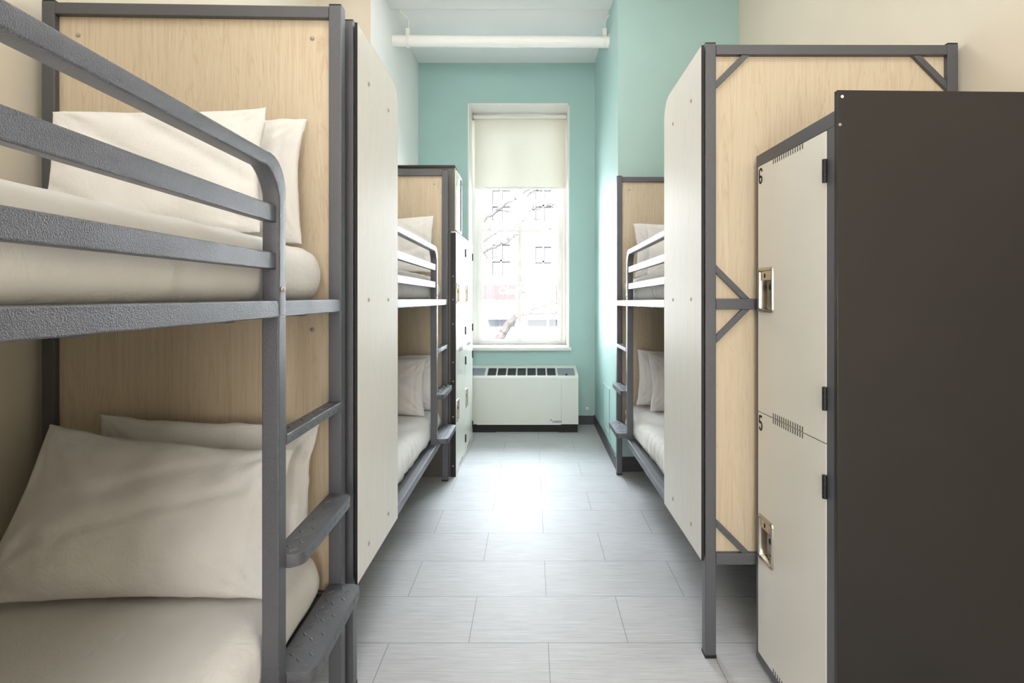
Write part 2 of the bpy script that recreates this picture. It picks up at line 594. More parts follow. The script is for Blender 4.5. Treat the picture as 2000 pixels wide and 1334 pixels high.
def branch(bm, pts, r0, r1, wig=0.04, seg=5):
    P, R = [], []
    for i in range(len(pts) - 1):
        a, b = Vector(pts[i]), Vector(pts[i + 1])
        for k in range(seg):
            t = k / seg
            q = a.lerp(b, t)
            if k or i:
                q += Vector((random.uniform(-wig, wig), random.uniform(-wig, wig), random.uniform(-wig, wig)))
            P.append(q)
    P.append(Vector(pts[-1]))
    for i in range(len(P)):
        R.append(r0 + (r1 - r0) * i / (len(P) - 1))
    tube_path(bm, P, R, 8)
    return P
tr = tag(empty('bare_tree', (-2.2, 11.0, -3.2)), 'bare leafless street tree just outside the window', 'tree')
def q(x, y, Y=11.0):
    return PX(x, y, Y)
bm = bmesh.new()
branch(bm, [(-2.2, 11.0, -3.25), (-2.1, 11.0, -1.5), (-1.9, 11.0, -0.6)], 0.24, 0.18, 0.02)
branch(bm, [(-2.0, 11.0, -1.0), (-2.3, 11.0, 1.0), (-2.0, 11.2, 2.4)], 0.17, 0.12, 0.03)
rel(finish('trunk', bm, 'bark'), tr)
def tbr(pts, r0, r1, twigs=0):
    bm = bmesh.new()
    P = branch(bm, pts, r0, r1, 0.025)
    for _ in range(twigs):
        s = random.choice(P[2:])
        d = Vector((random.uniform(-0.4, 0.9), random.uniform(-0.4, 0.4), random.uniform(-0.2, 0.9)))
        m = s + d * random.uniform(0.25, 0.5)
        e = m + d * 0.4 + Vector((random.uniform(-.3, .3), 0, random.uniform(-.3, .2)))
        branch(bm, [s, m, e], 0.014, 0.004, 0.03, 4)
    rel(finish('branch', bm, 'bark'), tr)
tbr([(-1.95, 11.0, -0.8), q(972, 664), q(994, 635), q(1012, 612)], 0.11, 0.07, 0)
tbr([q(1010, 616), q(1022, 613), q(1050, 609), q(1092, 608), q(1150, 600)], 0.065, 0.03, 3)
tbr([q(1030, 608), q(1042, 602), q(1062, 595), q(1092, 589), q(1130, 574)], 0.035, 0.02, 3)
tbr([(-2.1, 11.1, 1.4), q(930, 442), q(968, 412), q(1000, 390), q(1030, 372), q(1070, 350)], 0.055, 0.02, 9)
tbr([(-2.25, 11.0, 1.2), q(930, 478), q(944, 470), q(968, 457)], 0.06, 0.02, 2)
tbr([(-2.25, 11.0, 0.9), q(938, 500), q(946, 491), q(962, 482), q(985, 475), q(1006, 460), q(1030, 450)], 0.05, 0.02, 5)
tbr([q(946, 491), q(947, 498), q(951, 508), q(950, 515)], 0.025, 0.012, 1)
tbr([q(1018, 385), q(1045, 372), q(1090, 350)], 0.03, 0.012, 8)
tbr([q(1000, 450), q(1040, 410), q(1090, 400)], 0.016, 0.006, 8)

# ------------------------------------------------------------------ pipe under the ceiling
pz, py = 3.481, 4.38
pp = tag(empty('ceiling_pipe', (-0.26, py, pz)), 'thick white pipe running wall to wall under the ceiling', 'pipe')
bm = bmesh.new()
cyl(bm, (XLC - 0.01, py, pz + 0.004), (XRC + 0.01, py, pz - 0.006), 0.046, n=32)
rel(finish('pipe', bm, 'white'), pp)
for x, sd in ((-1.049, -1), (0.615, 1)):
    bm = bmesh.new()
    cyl(bm, (x - 0.014, py, pz), (x + 0.014, py, pz), 0.052, n=32)
    box(bm, (x - 0.016, py - 0.02, pz + 0.045), (x + 0.016, py + 0.02, pz + 0.105), 0.003)
    tube_path(bm, [(x + 0.005, py, pz + 0.1), (x + 0.005, py, 3.655), (x + 0.005 + sd * 0.012, py - 0.01, 3.672), (x + sd * 0.05, py - 0.05, 3.700), (x + sd * 0.06, py - 0.06, 3.73)], [0.0045] * 5, 8)
    rel(finish('hanger', bm, 'trimw'), pp)
bm = bmesh.new()
cyl(bm, (XRC - 0.006, py, pz), (XRC + 0.001, py, pz), 0.062, n=24)
rel(finish('wall_collar', bm, 'trimw'), pp)

# ------------------------------------------------------------------ fan coil unit under the window
fu = tag(empty('fan_coil_unit', (-0.125, 5.18, 0)), 'low white heating unit with slotted top below the window', 'heater')
fx0, fx1, fy0, fy1 = -0.70, 0.451, 5.02, 5.322
bm = bmesh.new()
prof = [(fy0, 0.079), (fy0, 0.530), (fy0 + 0.008, 0.543), (fy0 + 0.03, 0.548), (fy0 + 0.03, 0.5300), (fy1 - 0.04, 0.5875), (fy1 - 0.04, 0.604), (fy1, 0.612), (fy1, 0.079)]
prism(bm, prof, 0, fx0, fx1, 0)
box(bm, (fx0, fy0 + 0.0005, 0.08), (fx0 + 0.016, fy1, 0.545))
for xa, xb in ((fx0, fx0 + 0.02), (fx1 - 0.025, fx1)):
    prism(bm, [(fy0 + 0.02, 0.52), (fy0 + 0.02, 0.5475), (fy1 - 0.03, 0.606), (fy1 - 0.03, 0.56)], 0, xa, xb)
rel(finish('cabinet', bm, 'unit'), fu)
gx0, gx1 = PX(950, 0, 5.17)[0], PX(1087, 0, 5.17)[0]
ga, gb = fy0 + 0.045, fy1 - 0.055
def topz(y, o=0.0):
    return 0.5300 + (y - fy0 - 0.03) * (0.5875 - 0.5300) / (fy1 - 0.04 - fy0 - 0.03) + o
def slab(bm, x0, x1, y0, y1, o0, o1):
    vs = []
    loft(bm, [[(x0, y0, topz(y0, o0)), (x0, y1, topz(y1, o0)), (x0, y1, topz(y1, o1)), (x0, y0, topz(y0, o1))],
              [(x1, y0, topz(y0, o0)), (x1, y1, topz(y1, o0)), (x1, y1, topz(y1, o1)), (x1, y0, topz(y0, o1))]])
for k in range(7):
    xa = PX(953 + k * 19.25, 0, 5.17)[0]
    bm = bmesh.new()
    slab(bm, xa, xa + 0.083, ga, gb, 0.0005, 0.004)
    for j in range(9):
        x = xa + 0.004 + j * 0.0093
        slab(bm, x, x + 0.002, ga, gb, 0.003, 0.009)
    rel(finish('vent', bm, 'grille'), fu)
for xa, xb, nm in ((fx0 + 0.022, gx0 - 0.012, 'recess'), (gx1 + 0.01, fx1 - 0.03, 'recess')):
    bm = bmesh.new()
    slab(bm, xa, xb, fy0 + 0.034, fy1 - 0.045, 0.0005, 0.002)
    r_ = rel(finish('control_recess', bm, 'unitgrey'), fu)
bm = bmesh.new()
kx = PX(1106, 0, 5.12)[0]
cyl(bm, (kx, 5.10, topz(5.10, 0.0)), (kx, 5.10, topz(5.10, 0.012)), 0.012)
rel(finish('knob', bm, 'black'), fu)
sx0, sx1 = PX(930.5, 0, 5.02)[0], PX(1096.5, 0, 5.02)[0]
rel(mbox('front_panel', (sx0 + 0.003, fy0 - 0.006, 0.075), (sx1 - 0.002, fy0 + 0.001, 0.529), 'unit', bev=0.002), fu)
rel(mbox('side_cover', (sx1 + 0.002, fy0 - 0.006, 0.082), (fx1 - 0.001, fy0 + 0.001, 0.529), 'unit', bev=0.002), fu)
rel(mbox('side_cover', (fx0 + 0.001, fy0 - 0.006, 0.082), (sx0 - 0.003, fy0 + 0.001, 0.529), 'unit', bev=0.002), fu)
bm = bmesh.new()
box(bm, (fx0 + 0.01, fy0 + 0.02, 0), (fx1 - 0.01, fy1, 0.08))
box(bm, (fx0 + 0.01, fy0 + 0.002, 0), (fx0 + 0.35, fy0 + 0.03, 0.082))
box(bm, (sx1 - 0.03, fy0 + 0.002, 0), (fx1 - 0.008, fy0 + 0.03, 0.082))
rel(finish('plinth', bm, 'ink'), fu)
p = PX(1079, 825.5, 5.012)
text_mesh('logo_lettering', 'DAIKIN', 0.026, 'blue', fu, Matrix.Translation((-fu.location.x, -fu.location.y, 0)) @ Matrix.Translation((p[0], 5.0135, p[2])) @ Matrix.Rotation(PI / 2, 4, 'X'), 1.0, 0.0004, 0.0007)
bm = bmesh.new()
a = PX(1075, 824, 5.01)
prism(bm, [(a[0], a[2] + 0.022), (a[0] + 0.012, a[2] + 0.022), (a[0] + 0.004, a[2])], 1, 5.0130, 5.0142)
rel(finish('logo_emblem', bm, 'blue'), fu)

# access panel and wall bumper
ap = tag(empty('access_panel', (XRC, 4.5, 0.36)), 'shallow framed access panel low on the pale teal side wall', 'panel')
bm = bmesh.new()
pr = [(XRC - 0.0, ), ]
for (ya, yb, za, zb) in ((4.319, 4.676, 0.53, 0.55), (4.319, 4.676, 0.165, 0.185), (4.319, 4.339, 0.185, 0.53), (4.656, 4.676, 0.185, 0.53)):
    box(bm, (XRC - 0.008, ya, za), (XRC + 0.001, yb, zb), 0.002)
rel(finish('frame', bm, 'teal'), ap)
rel(mbox('door', (XRC - 0.004, 4.343, 0.189), (XRC + 0.001, 4.652, 0.526), 'teal', bev=0.001), ap)
bm = bmesh.new()
dome(bm, (0.571, YF - 0.001, 0.163), (0, -1, 0), 0.014, 0.018)
cyl(bm, (0.571, YF, 0.163), (0.571, YF - 0.003, 0.163), 0.016)
tag(finish('wall_stop', bm, 'white'), 'tiny white round stop on the teal wall beside the heating unit', 'stop')

# ------------------------------------------------------------------ bunk beds
BW = 0.93           # overall width
TB = 0.040          # tube
ZT = 2.258
RAILS = {'up': (1.278, 1.318), 'lo': (0.342, 0.384)}

def make_bunk(s, x0, y0, L, rot, k, gap, label, panel=True, near_braces=True, ztop=ZT):
    """s: +1 wall at +x, -1 wall at -x; x0,y0: aisle/near outer corner; local u away from the aisle, v along the bed."""
    root = empty('bunk_bed', (x0, y0, 0), rot)
    tag(root, label, 'bunk bed', 'grey bunk beds')
    def out(name, bm, mat, parent=root, angle=20):
        for v in bm.verts:
            v.co.x *= s
            v.co.z *= 1 - k * v.co.y / L
        return finish(name, bm, mat, parent, angle)
    def b(name, u0, u1, v0, v1, z0, z1, mat='metal', bev=0.003, parent=root):
        bm = bmesh.new()
        box(bm, (u0, v0, z0), (u1, v1, z1), bev)
        return out(name, bm, mat, parent)
    for u in (0, BW - TB):
        for v in (0, L - TB):
            p = b('post', u, u + TB, v, v + TB, 0.008, ztop - 0.004)
            b('cap', u + 0.001, u + TB - 0.001, v + 0.001, v + TB - 0.001, ztop - 0.004, ztop, 'black', 0.001, p)
            b('foot', u - 0.001, u + TB + 0.001, v - 0.001, v + TB + 0.001, 0.0, 0.012, 'black', 0.001, p)
    lo, up = RAILS['lo'], RAILS['up']
    zr = (ztop - 0.045, ztop - 0.008)
    for v, near in ((0, True), (L - TB, False)):
        for z0, z1 in (zr, up, lo):
            b('end_rail', TB, BW - TB, v, v + TB, z0, z1)
        vp = v + 0.018
        for z0, z1 in ((up[1], zr[0]), (lo[1], up[0])):
            pn = b('end_panel', TB, BW - TB, vp, vp + 0.008, z0, z1, 'wood', 0.0)
            inner = vp + 0.008 if near else vp
            sg = 1 if near else -1
            if (near and near_braces):
                a, w = 0.125, 0.021
                for uu, du in ((TB, 1), (BW - TB, -1)):
                    for zz, dz in ((z0, 1), (z1, -1)):
                        bm = bmesh.new()
                        w2 = w * 1.414
                        prism(bm, [(uu, zz + dz * (a - w2)), (uu, zz + dz * a), (uu + du * a, zz), (uu + du * (a - w2), zz)], 1, v + 0.003, v + 0.0175, 0.0015)
                        out('brace', bm, 'metal')
            if not near:
                for uu in (TB + 0.058, BW - TB - 0.058):
                    for zz in (z0 + 0.058, z1 - 0.058):
                        bm = bmesh.new()
                        cyl(bm, (uu, vp, zz), (uu, vp - 0.0012, zz), 0.0075)
                        dome(bm, (uu, vp - 0.001, zz), (0, -1, 0), 0.0055, 0.004)
                        out('screw', bm, 'screw', pn)
    for u in (0.0, BW - TB):
        for z0, z1 in (up, lo):
            b('side_rail', u + 0.001, u + TB - 0.001, TB, L - TB, z0, z1)
    for z in (up[1] - 0.012, lo[1] - 0.014):
        b('deck', TB, BW - TB, TB, L - TB, z - 0.012, z, 'deck', 0.0)
        for i in range(5):
            v = TB + 0.2 + i * (L - 2 * TB - 0.4) / 4
            b('cross_bar', TB, BW - TB, v, v + 0.03, z - 0.034, z - 0.012, 'metal', 0.002)
    # guard rail: bent tube, its two bars
    vl = L - TB - gap          # near face of the ladder post
    vn = 0.30
    zt0, zt1 = 1.622, 1.655
    path = []
    rad = 0.075
    vc = vl + TB / 2
    zc = (zt0 + zt1) / 2
    path.append((vc, up[0] + 0.006, 0))
    path.append((vc, zc - rad, 0))
    for i in range(1, 9):
        a = i / 8 * PI / 2
        path.append((vc - rad + rad * math.cos(a), zc - rad + rad * math.sin(a), a))
    for i in range(0, 9):
        a = i / 8 * PI / 2
        path.append((vn + rad - rad * math.sin(a), zc - rad + rad * math.cos(a), PI / 2 + a))
    path.append((vn, up[1] - 0.01, PI))
    rings = []
    for (v, z, a) in path:
        wv = TB / 2 * abs(math.cos(a)) + 0.0168 * abs(math.sin(a))
        nv, nz = math.cos(a), math.sin(a)
        ring = []
        for (pu, pn_) in rrect(0.0, TB, -wv, wv, 0.006, 3):
            ring.append((pu, v + nv * pn_, z + nz * pn_))
        rings.append(ring)
    bm = bmesh.new()
    loft(bm, rings)
    g = out('guard_rail', bm, 'metal', angle=21)
    for z0, z1 in ((1.501, 1.541), (1.391, 1.430)):
        b('guard_bar', 0.006, 0.031, vn, vl + 0.001, z0, z1, 'metal', 0.003, g)
    bm = bmesh.new()
    dome(bm, (0.0, vl + 0.02, 1.345), (-1, 0, 0), 0.0075, 0.005)
    out('bolt', bm, 'screw', g)
    # ladder
    lp = b('ladder_post', 0.0, TB, vl, vl + TB, lo[0] - 0.004, up[0] + 0.004)
    va, vb = vl + TB, L - TB
    for z, p in ((0.993, 0.002), (0.700, 0.036), (0.413, 0.064)):
        bm = bmesh.new()
        ui = 0.040
        h = 0.032 if p > 0.01 else 0.026
        r = min(0.028, p + 0.004) if p > 0.01 else 0.002
        poly = [(ui, va), ]
        if p > 0.01:
            poly = [(ui, va + 0.001)]
            for i in range(6):
                a = i / 5 * PI / 2
                poly.append((-p + r - r * math.sin(a), va + 0.001 + r - r * math.cos(a)))
            for i in range(6):
                a = i / 5 * PI / 2
                poly.append((-p + r - r * math.cos(a), vb - 0.001 - r + r * math.sin(a)))
            poly.append((ui, vb - 0.001))
        else:
            poly = [(ui, va + 0.001), (-p, va + 0.001), (-p, vb - 0.001), (ui, vb - 0.001)]
        prism(bm, poly, 2, z - h, z, 0.002)
        # raised tread pattern on top and on the outer lip
        span = vb - va
        nrow = 9
        wid = ui + p
        cols = max(1, int(round(wid / 0.034)))
        for i in range(nrow):
            for j in range(cols):
                cv = va + 0.025 + (span - 0.05) * (i + 0.5 * (j % 2)) / (nrow - 0.5)
                cu = -p + 0.018 + (wid - 0.03) * (j + 0.5) / cols
                ang = PI / 4 if (i + j) % 2 else -PI / 4
                lens(bm, (cu, cv, z), (math.cos(ang), math.sin(ang), 0), (-math.sin(ang), math.cos(ang), 0), (0, 0, 1), 0.0110, 0.0044, 0.0024)
            cv = va + 0.03 + (span - 0.06) * i / (nrow - 1)
            ang = PI / 4 if i % 2 else -PI / 4
            lens(bm, (-p, cv, z - h * 0.55), (0, math.cos(ang), math.sin(ang)), (0, -math.sin(ang), math.cos(ang)), (-1, 0, 0), 0.0095, 0.0034, 0.0013)
        out('ladder_step', bm, 'metal')
    # privacy panel on the aisle side of the near end
    if panel:
        pw, z0, z1, r = 0.525, 0.359, 2.246, 0.085
        poly = [(0.002, z0), (pw, z0)]
        for i in range(9):
            a = i / 8 * PI / 2
            poly.append((pw - r + r * math.cos(a), z1 - r + r * math.sin(a)))
        poly.append((0.002, z1))
        bm = bmesh.new()
        prism(bm, poly, 0, -0.0145, -0.0045, 0.0004)
        pnl = out('privacy_panel', bm, 'lam')
        # black edge banding all round
        bm = bmesh.new()
        e = 0.0009
        cx, cz = pw / 2, (z0 + z1) / 2
        po = [(a + (e if a > cx else -e), c + (e if c > cz else -e)) for a, c in poly]
        loft(bm, [[(-0.0143, a, c) for a, c in po], [(-0.0143, a, c) for a, c in poly], [(-0.0047, a, c) for a, c in poly], [(-0.0047, a, c) for a, c in po]], closed_path=True)
        out('edge_band', bm, 'black', pnl)
        for v in (0.12, 0.375):
            for z in (2.09 if v < 0.2 else 2.09, 1.316, 0.44):
                bm = bmesh.new()
                cyl(bm, (-0.0145, v, z), (-0.0155, v, z), 0.0085)
                dome(bm, (-0.0150, v, z), (-1, 0, 0), 0.006, 0.004)
                out('screw', bm, 'screw', pnl)
        for z in (1.298, 0.362):
            b('spacer', -0.0045, 0.001, 0.06, 0.5, z - 0.018, z + 0.018, 'black', 0.0)
    return root

def lens(bm, c, d, e, n, a, b_, h):
    c, d, e, n = Vector(c), Vector(d), Vector(e), Vector(n)
    pts = []
    m = 6
    for i in range(m + 1):
        t = -1 + 2 * i / m
        pts.append((t * a, b_ * (1 - t * t)))
    top = [c + d * x + e * y for x, y in pts] + [c + d * x - e * y for x, y in pts[-2:0:-1]]
    ridge = [c + d * (x * 0.8) + n * h * (1 - (x / a) ** 2 * 0.6) for x, y in pts]
    vt = [bm.verts.new(p - n * 0.0004) for p in top]
    vr = [bm.verts.new(p) for p in ridge]
    k = len(vt)
    up_, dn = vt[:m + 1], [vt[0]] + vt[:m:-1] + [vt[m]]
    for side in (up_, dn):
        for i in range(m):
            try:
                bm.faces.new((side[i], side[i + 1], vr[i + 1], vr[i]))
            except ValueError:
                pass

# ------------------------------------------------------------------ bedding
def make_mattress(name_label, s, x0, y0, rot, L, k, zbase, th, seed, gather=1.0, inset=0.05):
    W, LL = BW - 2 * inset - 0.005, L - 0.105
    a, b_, c = W / 2, LL / 2, th / 2
    nx, ny, nz = 26, 64, 9
    bm = bmesh.new()
    cache = {}
    r = min(0.055, c * 0.85)
    def V(i, j, l):
        key = (i, j, l)
        if key in cache:
            return cache[key]
        def axis(t, n, h):
            t = t / n * 2 - 1
            return h * math.sin(t * PI / 2 * 0.999) if False else h * (t * 0.75 + 0.25 * t ** 3 if abs(t) < 1 else t)
        p = Vector((axis(i, nx, a), axis(j, ny, b_), axis(l, nz, c)))
        q_ = Vector((max(-a + r, min(a - r, p.x)), max(-b_ + r, min(b_ - r, p.y)), max(-c + r, min(c - r, p.z))))
        d = p - q_
        if d.length > 1e-6:
            d.normalize()
            p = q_ + d * r
            nrm = d
        else:
            nrm = Vector((0, 0, 1 if p.z > 0 else -1))
        fx, fy = max(0, 1 - (p.x / a) ** 2), max(0, 1 - (p.y / b_) ** 2)
        if p.z > 0:
            p.z += 0.020 * fx ** 0.6 * (0.4 + 0.6 * fy)
        sv = Vector((p.x * 3 + seed * 7.3, p.y * 3, p.z * 3))
        dsp = 0.006 * noise.noise(sv) + 0.003 * noise.noise(sv * 3.1)
        if abs(nrm.x) > 0.5 or abs(nrm.y) > 0.5:
            along = p.y if abs(nrm.x) > abs(nrm.y) else p.x
            dsp += gather * 0.0065 * noise.noise(Vector((along * 22 + seed, p.z * 4, seed))) + 0.006 * (1 - (p.z / c) ** 2)
            endf = max(0.0, abs(p.y) / b_ - 0.8) / 0.2
            dsp += gather * endf * 0.006 * math.sin(p.z * 60 + p.y * 25 + p.x * 11)
        elif p.z > 0:
            dsp += gather * 0.004 * noise.noise(Vector((p.x * 5 + p.y * 2, p.y * 9 - p.x * 3, seed)))
        if p.z > -c * 0.9:
            p += nrm * dsp
        v = bm.verts.new((p.x, p.y, p.z + c))
        cache[key] = v
        return v
    for i in range(nx):
        for j in range(ny):
            for l in (0, nz):
                bm.faces.new((V(i, j, l), V(i + 1, j, l), V(i + 1, j + 1, l), V(i, j + 1, l)))
    for i in range(nx):
        for l in range(nz):
            for j in (0, ny):
                bm.faces.new((V(i, j, l), V(i + 1, j, l), V(i + 1, j, l + 1), V(i, j, l + 1)))
    for j in range(ny):
        for l in range(nz):
            for i in (0, nx):
                bm.faces.new((V(i, j, l), V(i, j + 1, l), V(i, j + 1, l + 1), V(i, j, l + 1)))
    o = finish('mattress', bm, 'bed', angle=80)
    loc = Matrix.Translation((x0, y0, 0)) @ Matrix.Rotation(rot, 4, 'Z') @ Matrix.Translation((s * BW / 2, L / 2, zbase * (1 - k * 0.5)))
    sh = Matrix.Identity(4)
    sh[2][1] = -k * zbase / L
    o.matrix_world = loc @ Matrix.Rotation(math.atan(sh[2][1]), 4, 'X')
    return tag(o, name_label, 'mattress', 'sheeted mattresses')

def make_pillow(label, c, w, h, t, xdir, lean, seed, roll=0.0, mirror=1, hem=1, droop=0.0, group='white pillows', fold=1.0, skew=0.0, taper=0.0):
    """c: bottom centre; xdir: unit vector of the width; lean: angle back from vertical; thickness t."""
    nx, ny = 60, 44
    bm = bmesh.new()
    grid = {}
    for side in (1, -1):
        for i in range(nx + 1):
            for j in range(ny + 1):
                u, v = i / nx * 2 - 1, j / ny * 2 - 1
                edge = i in (0, nx) or j in (0, ny)
                if edge and side == -1:
                    continue
                u2 = math.copysign(1 - (1 - abs(u)) ** 1.35, u)
                v2 = math.copysign(1 - (1 - abs(v)) ** 1.35, v)
                x = w / 2 * u2 * (1 - 0.055 * (1 - v2 * v2))
                y = h / 2 * v2 * (1 - 0.065 * (1 - u2 * u2))
                e = max(0.0, (1 - abs(u2) ** 2.6)) * max(0.0, (1 - abs(v2) ** 2.4))
                z = side * t / 2 * e ** 0.52
                # fuller toward the bottom
                z *= 1.0 - 0.22 * v2
                d = 0.0
                for cu in (-1, 1):
                    for cv in (-1, 1):
                        dx, dy = (u2 - cu) * w / 2, (v2 - cv) * h / 2
                        r = math.hypot(dx, dy)
                        th = math.atan2(dy, dx)
                        d += 0.007 * math.exp(-r / 0.11) * math.sin(th * 15 + seed * 3 + cu * 2 + cv) * min(1, r / 0.03)
                nv = Vector((x * 5 + seed * 3.1, y * 5, side * 2.0))
                d += fold * (0.008 * noise.noise(nv) + 0.005 * noise.noise(Vector((x * 4 - y * 9, x * 9 + y * 4, seed * 1.7))) + 0.003 * noise.noise(nv * 4))
                # long soft creases
                cr = noise.noise(Vector((x * 3 + y * 5 + seed, seed * 2.2, side)))
                d += fold * 0.010 * (1 - min(1, abs(cr) * 5)) * -1
                cr2 = noise.noise(Vector((x * 2.2 - y * 7 + seed * 5, seed * 1.3, side + 4)))
                d -= fold * 0.007 * (1 - min(1, abs(cr2) * 6))
                edgef = min(1.0, e * 6)
                z += side * d * edgef
                if not edge:
                    # pillowcase hem: a shallow groove near one end
                    hx = hem * w / 2 * 0.80
                    z -= side * 0.005 * math.exp(-((x - hx) / 0.008) ** 2) * edgef
                else:
                    z += 0.006 * noise.noise(Vector((x * 14, y * 14, seed))) + 0.004 * noise.noise(Vector((x * 40, y * 40, seed)))
                    y += 0.004 * noise.noise(Vector((x * 18, seed, 3))) if j in (0, ny) else 0
                    x += 0.004 * noise.noise(Vector((y * 18, seed, 5))) if i in (0, nx) else 0
                # slump backward at the top
                tt = (y / h + 0.5)
                y -= skew * h * tt * (u2 * 0.5 + 0.2)
                x += taper * tt * (0.5 - u2 * 0.5)
                x += 0.007 * noise.noise(Vector((y * 7, seed * 3.7, u2))) * abs(u2)
                y += 0.008 * noise.noise(Vector((x * 6, seed * 4.9, v2))) * abs(v2) * (1 if v2 > 0 else 0.3)
                z -= droop * tt * tt
                grid[(side, i, j)] = bm.verts.new((x, y + h / 2, z))
                if edge:
                    grid[(-1, i, j)] = grid[(1, i, j)]
    for side in (1, -1):
        for i in range(nx):
            for j in range(ny):
                f = [grid[(side, i, j)], grid[(side, i + 1, j)], grid[(side, i + 1, j + 1)], grid[(side, i, j + 1)]]
                bm.faces.new(f if side == 1 else f[::-1])
    o = finish('pillow', bm, 'bed', angle=100)
    x = Vector(xdir).normalized()
    back = Vector((0, 0, 1)).cross(x)            # horizontal, away from the viewer for x to the right
    up = (Vector((0, 0, 1)) * math.cos(lean) + back * math.sin(lean)).normalized()
    n = x.cross(up)                               # faces the viewer
    R = Matrix((x, up, n)).transposed().to_4x4()
    o.matrix_world = Matrix.Translation(c) @ R @ Matrix.Rotation(roll, 4, 'Z')
    return tag(o, label, 'pillow', group)

LA, LB, LC = 1.97, 2.00, 1.972
# near left bunk: near face of its far end posts at y = 1.645
ra = math.radians(1.6)
AY1 = 1.645 + TB
ax = -0.608 + LA * math.sin(ra)
ay = AY1 - LA * math.cos(ra)
make_bunk(-1, ax, ay, LA, ra, 0.0, 0.430, 'grey metal bunk bed in the near left corner, guard rail closest to the viewer', near_braces=False)
make_bunk(-1, -0.6005, 1.736, LB, math.radians(0.1), 0.012, 0.42, 'grey metal bunk bed on the left, its far end next to the white lockers')
make_bunk(1, 0.635, 1.894, LC, math.radians(0.2), 0.019, 0.41, 'grey metal bunk bed on the right, with a braced wooden end beside the dark locker')
ZU, ZL = RAILS['up'][1] - 0.011, RAILS['lo'][1] - 0.013
make_mattress('white sheeted mattress on the upper level of the nearest left bunk', -1, ax, ay, ra, LA, 0, ZU, 0.165, 1, 0.6)
make_mattress('white sheeted mattress on the lower level of the nearest left bunk', -1, ax, ay, ra, LA, 0, ZL, 0.165, 2, 0.6)
make_mattress('white sheeted mattress on the upper level of the left bunk by the white lockers', -1, -0.6005, 1.736, 0.0017, LB, 0.012, ZU, 0.16, 3, 1.3)
make_mattress('white sheeted mattress on the lower level of the left bunk by the white lockers', -1, -0.6005, 1.736, 0.0017, LB, 0.012, ZL, 0.165, 4, 1.3)
make_mattress('white sheeted mattress on the upper level of the right-hand bunk', 1, 0.635, 1.894, 0.0035, LC, 0.019, ZU, 0.16, 5, 1.3)
make_mattress('white sheeted mattress on the lower level of the right-hand bunk', 1, 0.635, 1.894, 0.0035, LC, 0.019, ZL, 0.165, 6, 1.4)
xa = (math.cos(ra), math.sin(ra), 0)
# near left bunk, upper
make_pillow('white pillow set back against the headboard on the top bunk nearest the viewer', (-1.035, 1.590, 1.494), 0.65, 0.39, 0.10, xa, 0.02, 1, roll=-0.02)
make_pillow('white pillow in front of another on the top bunk nearest the viewer', (-1.05, 1.42, 1.494), 0.60, 0.375, 0.12, xa, 0.17, 2, roll=0.03)
# near left bunk, lower
make_pillow('white pillow tucked behind a larger one on the bottom bunk nearest the viewer', (-1.0, 1.545, 0.556), 0.66, 0.40, 0.12, xa, 0.08, 3, roll=-0.05)
make_pillow('large cream-white pillow leaning in front on the bottom bunk nearest the viewer', (-1.035, 1.300, 0.556), 0.73, 0.415, 0.15, (math.cos(0.08), math.sin(0.08), 0), 0.38, 4, roll=-0.02, fold=0.9, skew=0.16, taper=0.06)
X1 = (1, 0, 0)
make_pillow('white pillow on the top level of the left bunk by the white lockers', (-1.01, 3.53, 1.478), 0.68, 0.395, 0.13, X1, 0.14, 5, roll=0.03, hem=1)
make_pillow('white pillow in front on the bottom level of the left bunk by the white lockers', (-1.03, 3.36, 0.545), 0.66, 0.375, 0.15, X1, 0.20, 6)
make_pillow('white pillow behind another on the bottom level of the left bunk by the white lockers', (-0.99, 3.54, 0.545), 0.66, 0.38, 0.13, X1, 0.10, 7)
make_pillow('white pillow at the back of the top level of the right-hand bunk', (1.06, 3.66, 1.464), 0.66, 0.385, 0.12, X1, 0.06, 8, roll=0.02, hem=-1)
make_pillow('white pillow at the front of the top level of the right-hand bunk', (1.10, 3.50, 1.468), 0.64, 0.36, 0.14, X1, 0.18, 9, hem=-1)
make_pillow('white pillow at the back of the bottom level of the right-hand bunk', (1.06, 3.62, 0.552), 0.66, 0.39, 0.13, X1, 0.07, 10, roll=-0.03, hem=-1)
make_pillow('white pillow at the front of the bottom level of the right-hand bunk', (1.12, 3.45, 0.556), 0.66, 0.385, 0.15, X1, 0.16, 11, hem=-1)

